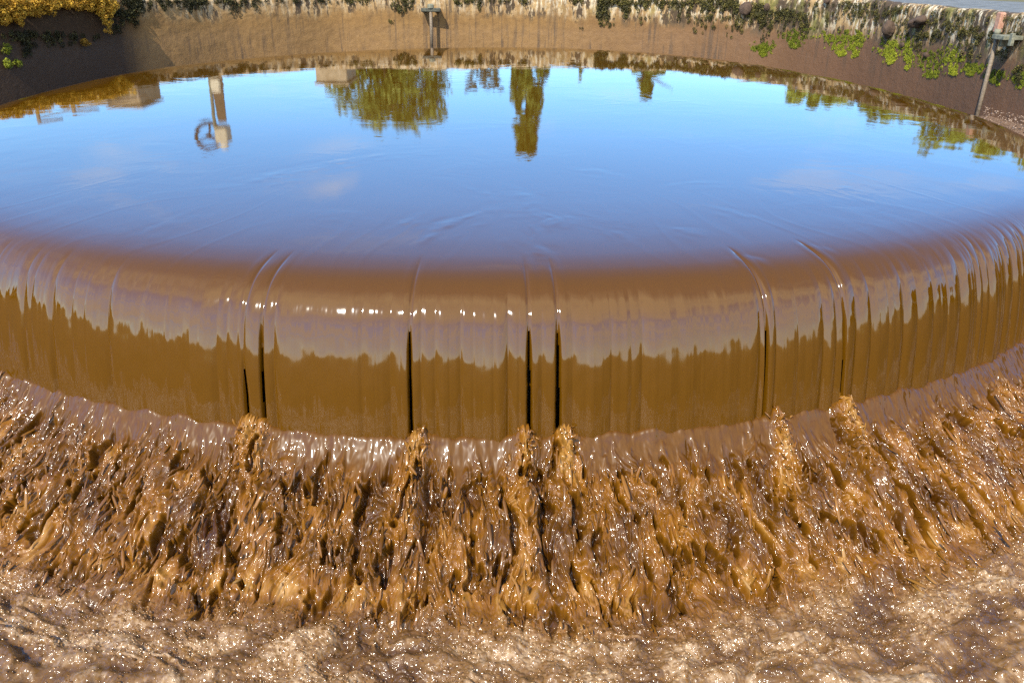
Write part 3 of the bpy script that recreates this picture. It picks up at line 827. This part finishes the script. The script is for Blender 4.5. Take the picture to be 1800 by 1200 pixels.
def build_moss():
    r = np.random.default_rng(31)
    P, Nn, T, Sz = [], [], [], []
    # (x0, x1, y0, y1, clumps, size px) ragged bands along the wall top
    regs = [(262, 350, 0, 22, 40, 5), (330, 450, 0, 22, 40, 6), (450, 620, 0, 9, 26, 5), (612, 652, 0, 18, 9, 6), (690, 735, 0, 28, 14, 7), (800, 835, 0, 14, 14, 6),
            (826, 846, 0, 20, 8, 6), (915, 926, 0, 18, 6, 5), (855, 900, 0, 6, 8, 4), (1000, 1025, 0, 12, 10, 5), (1052, 1100, 0, 44, 46, 7), (1095, 1170, 0, 34, 52, 6), (1165, 1215, 4, 40, 30, 5),
            (1215, 1300, 0, 40, 70, 6), (1290, 1345, 10, 56, 40, 6), (1330, 1400, 20, 66, 40, 6), (1340, 1360, 40, 95, 14, 5), (1375, 1425, 25, 70, 30, 5),
            (1480, 1560, 5, 40, 30, 5), (1555, 1600, 15, 45, 18, 5), (1610, 1660, 60, 100, 26, 6), (1690, 1725, 50, 128, 34, 6), (1660, 1690, 40, 80, 16, 5), (1720, 1800, 60, 95, 30, 6), (1750, 1775, 90, 110, 8, 5), (1785, 1800, 120, 160, 12, 7), (1440, 1480, 20, 50, 10, 4), (1410, 1480, 8, 60, 26, 4), (1500, 1560, 20, 64, 26, 4), (1580, 1650, 36, 90, 36, 4), (1640, 1720, 20, 70, 36, 4), (1730, 1800, 30, 90, 30, 4), (1560, 1625, 60, 90, 16, 4), (1220, 1330, 30, 66, 40, 4),
            (1060, 1080, 40, 60, 6, 4), (1126, 1145, 30, 52, 5, 4), (1018, 1026, 50, 60, 3, 3), (683, 700, 36, 52, 5, 3), (0, 90, 60, 100, 30, 8), (90, 180, 60, 90, 18, 6), (180, 245, 20, 60, 30, 8), (215, 250, 0, 20, 24, 8)]
    for x0, x1, y0, y1, n, sz in regs:
        for k in range(int(n * 2.6)):
            px = r.uniform(x0, x1); u = r.random() ** 1.5
            if u > .12 + 1.1 * max(0.0, float(pn(px / 13.0, 3.3 + x0, 151)) + .38): continue
            py = y0 + (y1 - y0) * u
            p, i = wall_hit(px, py)
            if p[2] > wall_top(i) + .01: p[2] = wall_top(i)
            depth = p[1] * _ct + (1 - p[2]) * _st
            rad = sz * (.25 + .55 * r.random()) * depth / F_PX
            nrm = np.array([WN[i, 0], WN[i, 1], 0.25])
            c = p + nrm * rad * .3
            q, d = clump_points(c, np.array([rad, rad, rad * 1.3]), 34, r, nrm)
            P.append(q); Nn.append(d); T.append(np.full(34, .25 + .45 * r.random() + (.15 if px > 600 else -.1)))
            Sz.append(np.full(34, rad * .42))
    o = leafy('moss', np.concatenate(P), np.concatenate(Nn), np.concatenate(Sz), M['moss'], np.concatenate(T), spread=.5, seed=5)
    tag(o, 'dark moss crust growing in ragged clumps along the top of the stained wall', 'moss', kind='stuff')
    # bright hanging tufts: each its own plant; (x, y0, y1, half width, tone, label)
    tufts = [(1342, 72, 98, 9, .5, 'small bright green moss tuft hanging lowest left of the round mud lump on the wall'),
             (1402, 50, 84, 14, .3, 'dull olive moss patch with a rounded tip hanging on the mid right wall'),
             (1478, 54, 98, 13, .75, 'broad bright lime moss fan with two hanging tips on the right wall'),
             (1503, 52, 100, 9, .65, 'bright lime moss strip hanging right beside the broad moss fan'),
             (1566, 62, 112, 13, .85, 'bright lime moss tongue hanging straight below the large round mud lump'),
             (1597, 62, 122, 9, .8, 'narrow lime moss streak hanging left of the two-lobed mud lump'),
             (1638, 88, 136, 16, .35, 'wide dark olive moss beard hanging between two lime streaks on the right wall'),
             (1676, 78, 132, 10, .85, 'lime moss tuft hanging left of the bracketed rod at far right'),
             (1712, 112, 132, 12, .5, 'low green moss tuft just left of the bracketed rod foot'),
             (1753, 124, 150, 10, .3, 'olive moss tuft with pointed tip hanging just right of the bracketed rod'),
             (1795, 125, 155, 8, .35, 'olive moss clump cut off by the right edge of the picture')]
    for k, (x, y0, y1, hw, tn, lab) in enumerate(tufts):
        hw *= 1.4
        P, Nn, T, Sz = [], [], [], []
        for q_ in range(650):
            u = r.random() ** .9
            w = hw * (.75 + .5 * float(pn(u * 3.1, k * 7.7, 155))) * (1.1 - .85 * u ** 2.0)
            px = x + hw * .35 * float(pn(u * 2.3, k * 3.1 + .5, 156)) + r.normal() * w * .85; py = y0 + (y1 - y0) * u
            if float(pn(px / 5.0, py / 9.0, 157)) < -.12 - .25 * (u < .2) * -1: continue
            p, i = wall_hit(px, py)
            depth = p[1] * _ct + (1 - p[2]) * _st
            rad = 2.5 * (.4 + .7 * r.random()) * depth / F_PX
            nrm = np.array([WN[i, 0], WN[i, 1], 0.2])
            q, d = clump_points(p + nrm * rad * .15, np.array([rad, rad, rad * 1.2]), 30, r, nrm)
            q -= nrm * ((q - p) @ nrm)[:, None] * .45 / (nrm @ nrm)
            P.append(q); Nn.append(d); T.append(np.full(30, tn * (.35 + .65 * u) + .18 * r.normal())); Sz.append(np.full(30, rad * .42))
        o = leafy('moss_tuft', np.concatenate(P), np.concatenate(Nn), np.concatenate(Sz), M['greenmoss'], np.concatenate(T), spread=.45, seed=40 + k)
        tag(o, lab, 'moss', 'bright moss tufts hanging on the right wall')
    # golden bush spilling over the left wall top
    def bush(name, boxes, label, mat, tone0, seed, out=.05):
        P, Nn, T, Sz = [], [], [], []
        rr = np.random.default_rng(seed)
        for x0, x1, y0, y1, n, sz in boxes:
            for k in range(n):
                px = rr.uniform(x0, x1); py = rr.uniform(y0, y1)
                o_ = out * (.3 + rr.random())
                p, i = wall_hit(px, py, o_)
                depth = p[1] * _ct + (1 - p[2]) * _st
                rad = sz * (.5 + .8 * rr.random()) * depth / F_PX
                q, d = clump_points(p, np.array([rad, rad, rad * .9]), 60, rr)
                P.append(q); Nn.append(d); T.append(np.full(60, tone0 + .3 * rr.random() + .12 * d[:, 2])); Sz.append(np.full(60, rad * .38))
        o = leafy(name, np.concatenate(P), np.concatenate(Nn), np.concatenate(Sz), mat, np.concatenate(T), spread=.6, seed=seed)
        tag(o, label, 'bush')
        return o
    bush('shrub', [(-60, 95, -10, 26, 220, 6), (60, 160, -10, 14, 130, 6), (0, 40, 20, 46, 30, 6), (150, 205, -10, 18, 90, 6), (175, 202, 14, 42, 22, 6), (183, 196, 40, 58, 7, 4), (28, 40, 28, 44, 8, 5)],
         'golden lit bush spilling over the shaded wall top at upper left', M['goldmoss'], .45, 61, .12)
    bush('weed', [(8, 22, 78, 92, 7, 5)], 'upper of two small green weeds on the shaded wall at the left edge', M['greenmoss'], .2, 63)
    bush('weed', [(12, 38, 104, 116, 9, 5)], 'lower of two small green weeds on the shaded wall at the left edge', M['greenmoss'], .2, 64)
    bush('weed', [(146, 158, 70, 80, 14, 4)], 'small yellowish weed sprig alone in the middle of the shaded left wall', M['goldmoss'], .1, 65)

def build_lumps():
    r = np.random.default_rng(77)
    spec = [(1314, 16, 11, 11, 'round dark mud lump under the wall top, left one of a pair'), (1349, 13, 6, 6, 'small dark mud lump just right of the round one near the wall top'),
            (1569, 51, 12, 13, 'largest round dark mud lump above a lime moss tongue'), (1621, 38, 14, 11, 'two-lobed dark mud lump tilted on the lichen wall'),
            (1588, 79, 4.5, 5, 'tiny dark mud knob below the largest lump beside a lime streak'), (1630, 97, 5, 5, 'tiny dark mud knob above the wide olive moss beard'),
            (1456, 2, 6, 5, 'small dark mud knob at the wall top above the lime moss fan')]
    for k, (x, y, rx, rz, lab) in enumerate(spec):
        p, i = wall_hit(x, y)
        depth = p[1] * _ct + (1 - p[2]) * _st
        a, b = rx * depth / F_PX, rz * depth / F_PX
        nu, nv = 28, 18
        u = np.linspace(0, 2 * np.pi, nu); v = np.linspace(0, np.pi, nv)
        U, Vv = np.meshgrid(u, v)
        d = np.stack([np.cos(U) * np.sin(Vv), np.sin(U) * np.sin(Vv), np.cos(Vv)], -1)
        bumpy = 1 + .10 * np.sin(3 * d[..., 0] + k) + .08 * np.sin(5 * d[..., 1] + 2 * d[..., 2] + k * 2) + .05 * np.sin(11 * d[..., 2] + 7 * d[..., 0])
        t = np.array([-WN[i, 1], WN[i, 0], 0]); nn = np.array([WN[i, 0], WN[i, 1], 0]); up = np.array([0, 0, 1.0])
        if k == 3:
            bumpy *= 1 + .35 * np.clip(np.sin(2 * np.arctan2(d[..., 2], d[..., 0]) + .6), -.8, 1)
        Q = p + nn * a * .35 + bumpy[..., None] * (d[..., 0:1] * a * t + d[..., 1:2] * a * .9 * nn + d[..., 2:3] * b * up)
        o = mesh_obj('mud_lump', Q.reshape(-1, 3) * S, grid_faces(nv, nu), M['lump'])
        tag(o, lab, 'mud lump', 'dark mud lumps stuck to the right wall')

def build_rods():
    # far rod with its bracket
    p, i = wall_hit(757, 40)
    out = .18
    base = at_y(757, 84, p[1] - out)
    ft = at_y(757, 18, p[1] - out)
    w = 6.0 * (p[1] * .92) / F_PX
    e = empty('gauge_rod', Vector((base[0] * S, base[1] * S, -.3 * S)))
    m = MB(); m.tube([(ft[0] * S, ft[1] * S, -.3 * S), (ft[0] * S, ft[1] * S, (ft[2] + .03) * S)], w * .45 * S, 12)
    m.build('rod', M['rust'], e, True)
    m = MB(); m.box((ft[0] * S, (ft[1] + .02) * S, ft[2] * S), (w * 5.6 * S, .10 * S, .055 * S), None, .012)
    m.box(((ft[0] + .10) * S, (ft[1] + out * .5 + .03) * S, (ft[2] - .01) * S), (w * 1.5 * S, out * 1.0 * S, .06 * S), None, .01)
    m.box(((ft[0] - .10) * S, (ft[1] + out * .5 + .03) * S, (ft[2] - .01) * S), (w * 1.5 * S, out * 1.0 * S, .06 * S), None, .01)
    m.build('bracket', M['darksteel'], e)
    m = MB(); m.tube([(ft[0] * S, (ft[1]) * S, (ft[2] + .028) * S), (ft[0] * S, ft[1] * S, (ft[2] + .075) * S), (ft[0] * S, ft[1] * S, (ft[2] + .09) * S)], [w * .95 * S, w * .95 * S, w * .5 * S], 12)
    m.build('collar', M['greysteel'], e)
    tag(e, 'upright thin steel rod with dark bracket before the far wall, shadow at its right', 'gauge rod', 'bracketed rods on the wall')
    # right rod, leaning, with bracket and pinkish mortar pad
    p, i = wall_hit(1750, 75)
    nn = np.array([WN[i, 0], WN[i, 1], 0]); tt = np.array([-WN[i, 1], WN[i, 0], 0])
    if tt[1] > 0: tt = -tt                     # towards the right of the picture
    q, _ = wall_hit(1752, 70, .13)
    d = q[1]
    b, _ = wall_hit(1721, 196, .13)
    b2 = b + (b - q) * .5
    e = empty('gauge_rod', Vector(tuple(b2 * S)))
    sc = (q[1] * _ct + (1 - q[2]) * _st) / F_PX
    m = MB(); m.tube([tuple(b2 * S), tuple(q * S)], 3.6 * sc * S, 12)
    m.build('rod', M['rust'], e, True)
    m = MB()
    ang = math.atan2(tt[1], tt[0])
    c, _ = wall_hit(1766, 66, .13)
    R3 = Matrix.Rotation(ang, 3, 'Z')
    cc = c - nn * .03
    m.box(tuple(cc * S), (36 * sc * S, .20 * S, 7 * sc * S), R3, .006)
    c2, _ = wall_hit(1779, 70, .18)
    m.box(tuple(c2 * S), (9 * sc * S, .03 * S, 20 * sc * S), R3, .004)
    c3, _ = wall_hit(1768, 75, .05)
    m.box(tuple(c3 * S), (7 * sc * S, .10 * S, 14 * sc * S), R3, .004)
    m.build('bracket', M['greysteel'], e)
    m = MB(); t1, _ = wall_hit(1754, 60, .13)
    m.tube([tuple((t1 - np.array([0, 0, .01])) * S), tuple((t1 + np.array([.004, 0, .045])) * S)], 5.5 * sc * S, 12)
    m.build('collar', M['greysteel'], e, True)
    m = MB(); t2, _ = wall_hit(1759, 40, .02)
    m.box(tuple(t2 * S), (15 * sc * S, .06 * S, 34 * sc * S), R3, .015)
    m.build('mortar_pad', M['pink'], e)
    tag(e, 'leaning steel rod with angle bracket below a pinkish mortar pad at far right', 'gauge rod', 'bracketed rods on the wall')
    # froth between lip and right wall
    r = np.random.default_rng(91)
    P, F_ = [], []
    ico = None
    base = 0
    for k in range(420):
        px = r.uniform(1728, 1900); py0 = 190 + (px - 1722) * .27 
        py = py0 + r.uniform(-6, 22)
        p, i = wall_hit(px, py, .10 + .35 * r.random())
        rad = (.8 + 1.5 * r.random() ** 2) * 8.0 / F_PX
        u = np.linspace(0, 2 * np.pi, 9)[:-1]
        vs = [p + rad * np.array([math.cos(a) * math.sin(t), math.sin(a) * math.sin(t), .8 * math.cos(t)]) for t in (.3, .9, 1.6, 2.3, 2.9) for a in u]
        P += vs
        for a in range(4):
            for c_ in range(8): F_.append([base + a * 8 + c_, base + a * 8 + (c_ + 1) % 8, base + (a + 1) * 8 + (c_ + 1) % 8, base + (a + 1) * 8 + c_])
        base += 40
    G = []
    xs_ = np.linspace(1716, 2080, 40)
    for t in np.linspace(-.04, 1, 14):
        for k, px in enumerate(xs_):
            py = 190 + (px - 1722) * .27 + 9
            p, i = wall_hit(min(px, 1990), py, 0.0)
            nn = np.array([WN[i, 0], WN[i, 1], 0])
            fall = .9 * sstep(.45, 1.0, t) + .05 * t
            G.append(p + nn * (t * .62) + np.array([0, 0, -fall - .25 * sstep(1735, 1716, px) - .95 * sstep(1830, 2060, px) + .012 * float(fbm(k * .45, t * 7, 3, 401))]))
    nG = len(P)
    P += G; gf = grid_faces(14, 40) + nG
    o = mesh_obj('froth', np.array(P) * S, np.concatenate([np.array(F_), gf]), M['froth'])
    tag(o, 'wet glinting froth heaped at the foot of the right wall', 'froth', kind='stuff')

# ------------------------------------------------------------------ things mirrored in the calm water
def place_mirror(x, ytop, D):
    p = at_y_mirror(x, ytop, D)
    return p
def tree(x0, x1, ytop, D, label, shape, mat, seed, n=2600, leafpx=5.0, group='trees beyond the far wall'):
    r = np.random.default_rng(seed)
    a = place_mirror(x0, ytop, D); b = place_mirror(x1, ytop, D)
    cx = (a[0] + b[0]) / 2; W = abs(b[0] - a[0]) / 2; H = a[2]; g = WALL_H - .02
    e = empty('tree', Vector((cx * S, D * S, g * S)))
    tag(e, label, 'tree', group)
    m = MB()
    hh = H - g
    m.tube([(cx * S, D * S, (g - .1) * S), ((cx + .02 * hh) * S, D * S, (g + .35 * hh) * S), ((cx - .01 * hh) * S, D * S, (g + .9 * hh) * S)], [W * .14 * S if shape != 'poplar' else W * .22 * S, W * .1 * S, W * .02 * S], 9)
    for k in range(9):
        h0 = g + hh * (.2 + .07 * k); q = k * 2.4
        ln = W * (.75 if shape != 'poplar' else .5)
        m.tube([(cx * S, D * S, h0 * S), ((cx + math.cos(q) * ln * .5) * S, (D + math.sin(q) * ln * .5) * S, (h0 + hh * .09) * S), ((cx + math.cos(q) * ln) * S, (D + math.sin(q) * ln) * S, (h0 + hh * .16) * S)], [W * .05 * S, W * .03 * S, W * .008 * S], 6)
    m.build('trunk', M['bark'], e, True)
    P, Nn, T = [], [], []
    ncl = {'poplar': 110, 'wide': 170, 'thin': 120}.get(shape, 90)
    for k in range(ncl):
        u = r.random()
        if shape == 'poplar':
            prof = (min(1, (u + .04) / .12)) * (1 - .55 * max(0, (u - .45) / .55) ** 1.5) 
            ang = r.uniform(0, 6.283); rad = W * prof * math.sqrt(r.random()) * .85
            c = np.array([cx + rad * math.cos(ang), D + rad * math.sin(ang), g + hh * (.02 + .95 * u)]); cr = W * (.22 + .2 * r.random()) * (1 - .5 * u)
            rv = np.array([cr, cr, cr * 2.2])
        elif shape == 'wide':
            ang = r.uniform(0, 6.283); rad = W * math.sqrt(r.random()) * .86
            c = np.array([cx + rad * math.cos(ang), D + rad * math.sin(ang), g + hh * (.05 + .86 * u * (1 - .18 * (rad / W) ** 4) )]); cr = W * (.10 + .13 * r.random())
            rv = np.array([cr, cr, cr * 1.2])
        elif shape == 'cone':
            ang = r.uniform(0, 6.283); rad = W * (1 - u) ** .8 * math.sqrt(r.random())
            c = np.array([cx + rad * math.cos(ang), D + rad * math.sin(ang), g + hh * (.1 + .88 * u)]); cr = W * (.08 + .14 * r.random()) * (1.1 - .6 * u)
            rv = np.array([cr * 1.3, cr, cr * .8])
        else:
            ang = r.uniform(0, 6.283); rad = W * math.sqrt(r.random()) * .9
            c = np.array([cx + rad * math.cos(ang), D + rad * math.sin(ang), g + hh * (.15 + .8 * u)]); cr = W * (.08 + .10 * r.random())
            rv = np.array([cr * 1.2, cr, cr * 1.1])
        nl = n // ncl
        d = r.normal(size=(nl, 3)); d /= np.linalg.norm(d, axis=1)[:, None]
        P.append(c + d * rv * (.45 + .6 * r.random((nl, 1)))); Nn.append(d)
        T.append(np.full(nl, .2 + .6 * r.random()))
    leafy('crown', np.concatenate(P), np.concatenate(Nn), leafpx * D * .95 / F_PX, mat, np.concatenate(T), e, spread=.6, seed=seed)

def build_far():
    tree(574, 800, 238, 42, 'broad leafy tree mirrored in the water left of the poplar', 'wide', M['leaf'], 301, 15000)
    tree(888, 963, 271, 46, 'tall slim poplar mirrored in the middle of the water', 'poplar', M['leaf'], 302, 9000)
    tree(815, 890, 166, 55, 'pale thin tree mirrored just left of the poplar', 'thin', M['palefoliage'], 303, 1500)
    tree(1006, 1034, 142, 60, 'tiny sparse tree mirrored just right of the poplar', 'cone', M['leaf'], 304, 500)
    tree(1066, 1206, 172, 55, 'small spreading tree mirrored right of centre', 'cone', M['leaf'], 305, 7000)
    tree(1385, 1520, 182, 30, 'low bushy tree mirrored left of the streaky trees at right', 'thin', M['brightleaf'], 306, 6000, 7)
    tree(1500, 1640, 205, 27, 'bushy tree mirrored in streaks between the low bushy tree and the right edge', 'thin', M['brightleaf'], 307, 7000, 7)
    tree(1630, 1960, 262, 24, 'big leafy tree mirrored in streaks at the right edge of the water', 'thin', M['brightleaf'], 308, 12000, 9)
    # sluice valve
    D = 16.0
    def pt(x, y, dy=0): 
        p = at_y_mirror(x, y, D + dy); return Vector(tuple(p * S))
    px = D * .97 / F_PX * S
    e = empty('sluice_valve', Vector((pt(392, 140).x, D * S, (WALL_H - .02) * S)))
    tag(e, 'sluice valve with spoked handwheel on a column, mirrored in the water at left', 'valve')
    g = (WALL_H - .03) * S
    c = pt(392, 222)
    m = MB(); m.tube([(c.x - .01, D * S, g), (c.x, D * S, c.z - .12)], [px * 15, px * 9.5], 4)
    m.box((c.x, D * S, g + .06), (px * 44, px * 44, .14), None, .02)
    m.build('column', M['rustdark'], e)
    gb = pt(392, 238)
    m = MB(); m.box(tuple(gb), (px * 22, px * 26, px * 32), None, .03)
    m.tube([(gb.x, gb.y, gb.z + px * 14), (gb.x, gb.y, gb.z + px * 24)], [px * 8, px * 6], 14)
    m.build('gearbox', M['cream'], e)
    st = MB(); s0 = pt(371, 135); s1 = pt(381, 225)
    st.tube([(s0.x, D * S - .1, g), (s1.x - .02, D * S - .1, s1.z)], px * 3.0, 8); st.build('stem', M['greysteel'], e)
    lm = MB(); l0 = pt(380, 148); lm.box((l0.x + .02, D * S - .02, l0.z), (px * 17, px * 20, px * 26), None, .04); lm.build('guide_block', M['cream'], e)
    w0 = pt(367, 240)
    R = px * 23
    ax = Vector((.62, -.78, 0)).normalized(); s_ = Vector((0, 0, 1)); t_ = ax.cross(s_)
    hw = MB()
    hw.tube([w0 + (t_ * math.cos(a) + s_ * math.sin(a)) * R for a in np.linspace(0, 2 * math.pi, 33)[:-1]], px * 3.3, 8, closed=True)
    rim = hw.build('handwheel', M['wheel'], e, True)
    sp = MB()
    for k in range(3):
        a = k * 2 * math.pi / 3 + .3
        sp.tube([w0, w0 + (t_ * math.cos(a) + s_ * math.sin(a)) * R], px * 1.9, 6)
    sp.tube([w0 - ax * .05, w0 + ax * .05], px * 5, 10); sp.tube([w0, Vector((gb.x, gb.y, w0.z))], px * 2.5, 8)
    so = sp.build('spokes', M['wheel'], rim, True)
    # pale blocks and railing
    def block(x0, x1, ytop, D, name, label, cat, dep):
        a = at_y_mirror(x0, ytop, D); b = at_y_mirror(x1, ytop, D); g = WALL_H - .03
        m = MB(); hgt = a[2] - g
        m.box(((a[0] + b[0]) / 2 * S, (D + dep / 2) * S, (g + hgt / 2) * S), ((b[0] - a[0]) * S, dep * S, hgt * S), None, .03)
        m.box(((a[0] + b[0]) / 2 * S, (D + dep / 2) * S, (g + hgt + .02) * S), ((b[0] - a[0] + .06) * S, (dep + .06) * S, .04 * S), None, .015)
        tag(m.build(name, M['concrete'], None), label, cat)
    block(188, 248, 184, 13.2, 'concrete_block', 'pale concrete block behind the left wall, mirrored beside the railing', 'block', .8)
    block(556, 611, 145, 15.5, 'concrete_block', 'low pale concrete block mirrored at the left foot of the broad tree', 'block', .9)
    block(90, 185, 172, 12.3, 'concrete_block', 'low brownish concrete block mirrored left of the pale block', 'block', .7)
    D = 12.6
    e = empty('railing', Vector((at_y_mirror(160, 200, D)[0] * S, D * S, (WALL_H - .02) * S)))
    tag(e, 'thin rusty post and rail fence mirrored at the left of the water', 'railing')
    for x, yt in ((64, 211), (128, 198), (243, 172)):
        p = at_y_mirror(x, yt, D); m = MB()
        m.tube([(p[0] * S, D * S, (WALL_H - .03) * S), (p[0] * S, D * S, p[2] * S)], .03 * S, 8); m.build('post', M['rust'], e, True)
    for xa, ya, xb, yb in ((66, 209, 106, 205), (60, 198, 258, 166), (128, 194, 172, 190)):
        p = at_y_mirror(xa, ya, D); q = at_y_mirror(xb, yb, D); m = MB()
        m.tube([tuple(p * S), tuple(q * S)], .02 * S, 8); m.build('rail', M['rust'], e, True)

build_water()
build_churn()
build_wall()
build_moss()
build_lumps()
build_rods()
build_far()

# ------------------------------------------------------------------ light, sky, camera
sun = bpy.data.lights.new('sun', 'SUN'); sun.energy = 4.5; sun.angle = math.radians(.5); sun.color = (1.0, .93, .80)
so = bpy.data.objects.new('sun', sun); col.objects.link(so)
dirv = Vector((math.sin(SUN_AZ) * math.cos(SUN_EL), math.cos(SUN_AZ) * math.cos(SUN_EL), math.sin(SUN_EL)))
so.rotation_euler = dirv.to_track_quat('Z', 'Y').to_euler()
so.location = dirv * 60

w = bpy.data.worlds.new('World'); scene.world = w; w.use_nodes = True
nt = w.node_tree; bg = nt.nodes['Background']
sk = N(nt, 'ShaderNodeTexSky'); sk.sky_type = 'NISHITA'; sk.sun_disc = False
sk.sun_elevation = SUN_EL; sk.sun_rotation = SUN_AZ; sk.air_density = 0.8; sk.dust_density = 0.0; sk.ozone_density = 2.5
bg.inputs[1].default_value = .15
tc = N(nt, 'ShaderNodeTexCoord')
sep = N(nt, 'ShaderNodeSeparateXYZ'); nt.links.new(tc.outputs['Generated'], sep.inputs[0])
# wispy clouds: a layer at constant height, seen in perspective
dz = mathn(nt, 'MAXIMUM', sep.outputs[2], .06)
cu = N(nt, 'ShaderNodeCombineXYZ')
nt.links.new(mathn(nt, 'DIVIDE', sep.outputs[0], dz), cu.inputs[0]); nt.links.new(mathn(nt, 'DIVIDE', sep.outputs[1], dz), cu.inputs[1])
n1 = noise_node(nt, .8, 6, .6, cu.outputs[0], .8)
thr = maprange(nt, sep.outputs[1], -.3, .25, .33, .565)
cl = N(nt, 'ShaderNodeMapRange'); nt.links.new(n1.outputs[0], cl.inputs[0]); nt.links.new(thr, cl.inputs[1])
nt.links.new(mathn(nt, 'ADD', thr, .22), cl.inputs[2])
amt = mathn(nt, 'MULTIPLY', cl.outputs[0], maprange(nt, sep.outputs[1], -.3, .25, .66, .34))
hs = N(nt, 'ShaderNodeHueSaturation'); hs.inputs['Saturation'].default_value = 1.36; hs.inputs['Hue'].default_value = .498; hs.inputs['Value'].default_value = 1.72
fc = N(nt, 'ShaderNodeFloatCurve')
cv = fc.mapping.curves[0]
for q_, (a_, b_) in enumerate(((0, .44), (.12, .45), (.36, .62), (.75, .40), (1, .36))):
    if q_ < 2: cv.points[q_].location = (a_, b_)
    else: cv.points.new(a_, b_)
fc.mapping.update()
nt.links.new(sep.outputs[2], fc.inputs['Value'])
vm = N(nt, 'ShaderNodeVectorMath', operation='SCALE'); nt.links.new(sk.outputs[0], vm.inputs[0])
nt.links.new(mathn(nt, 'MULTIPLY', fc.outputs[0], 2.0), vm.inputs['Scale'])
nt.links.new(vm.outputs[0], hs.inputs['Color'])
sky = mixc(nt, amt, hs.outputs[0], (9.0, 7.8, 6.2))
nt.links.new(sky, bg.inputs[0])

cam = bpy.data.cameras.new('camera'); cam.sensor_width = 36; cam.lens = 36 * F_PX / 1800; cam.clip_end = 5000; cam.clip_start = .05
co = bpy.data.objects.new('camera', cam); col.objects.link(co)
co.matrix_world = Matrix.Translation((0, 0, S)) @ Matrix.Rotation(math.pi / 2 - PITCH, 4, 'X') @ Matrix.Rotation(ROLL, 4, 'Z')
scene.camera = co
scene.view_settings.view_transform = 'Standard'; scene.view_settings.look = 'None'
scene.view_settings.exposure = 0.66; scene.view_settings.gamma = 1
scene.cycles.max_bounces = 6; scene.cycles.diffuse_bounces = 3; scene.cycles.glossy_bounces = 4
scene.cycles.use_denoising = False; scene.cycles.sample_clamp_indirect = .5; scene.cycles.blur_glossy = 1.0
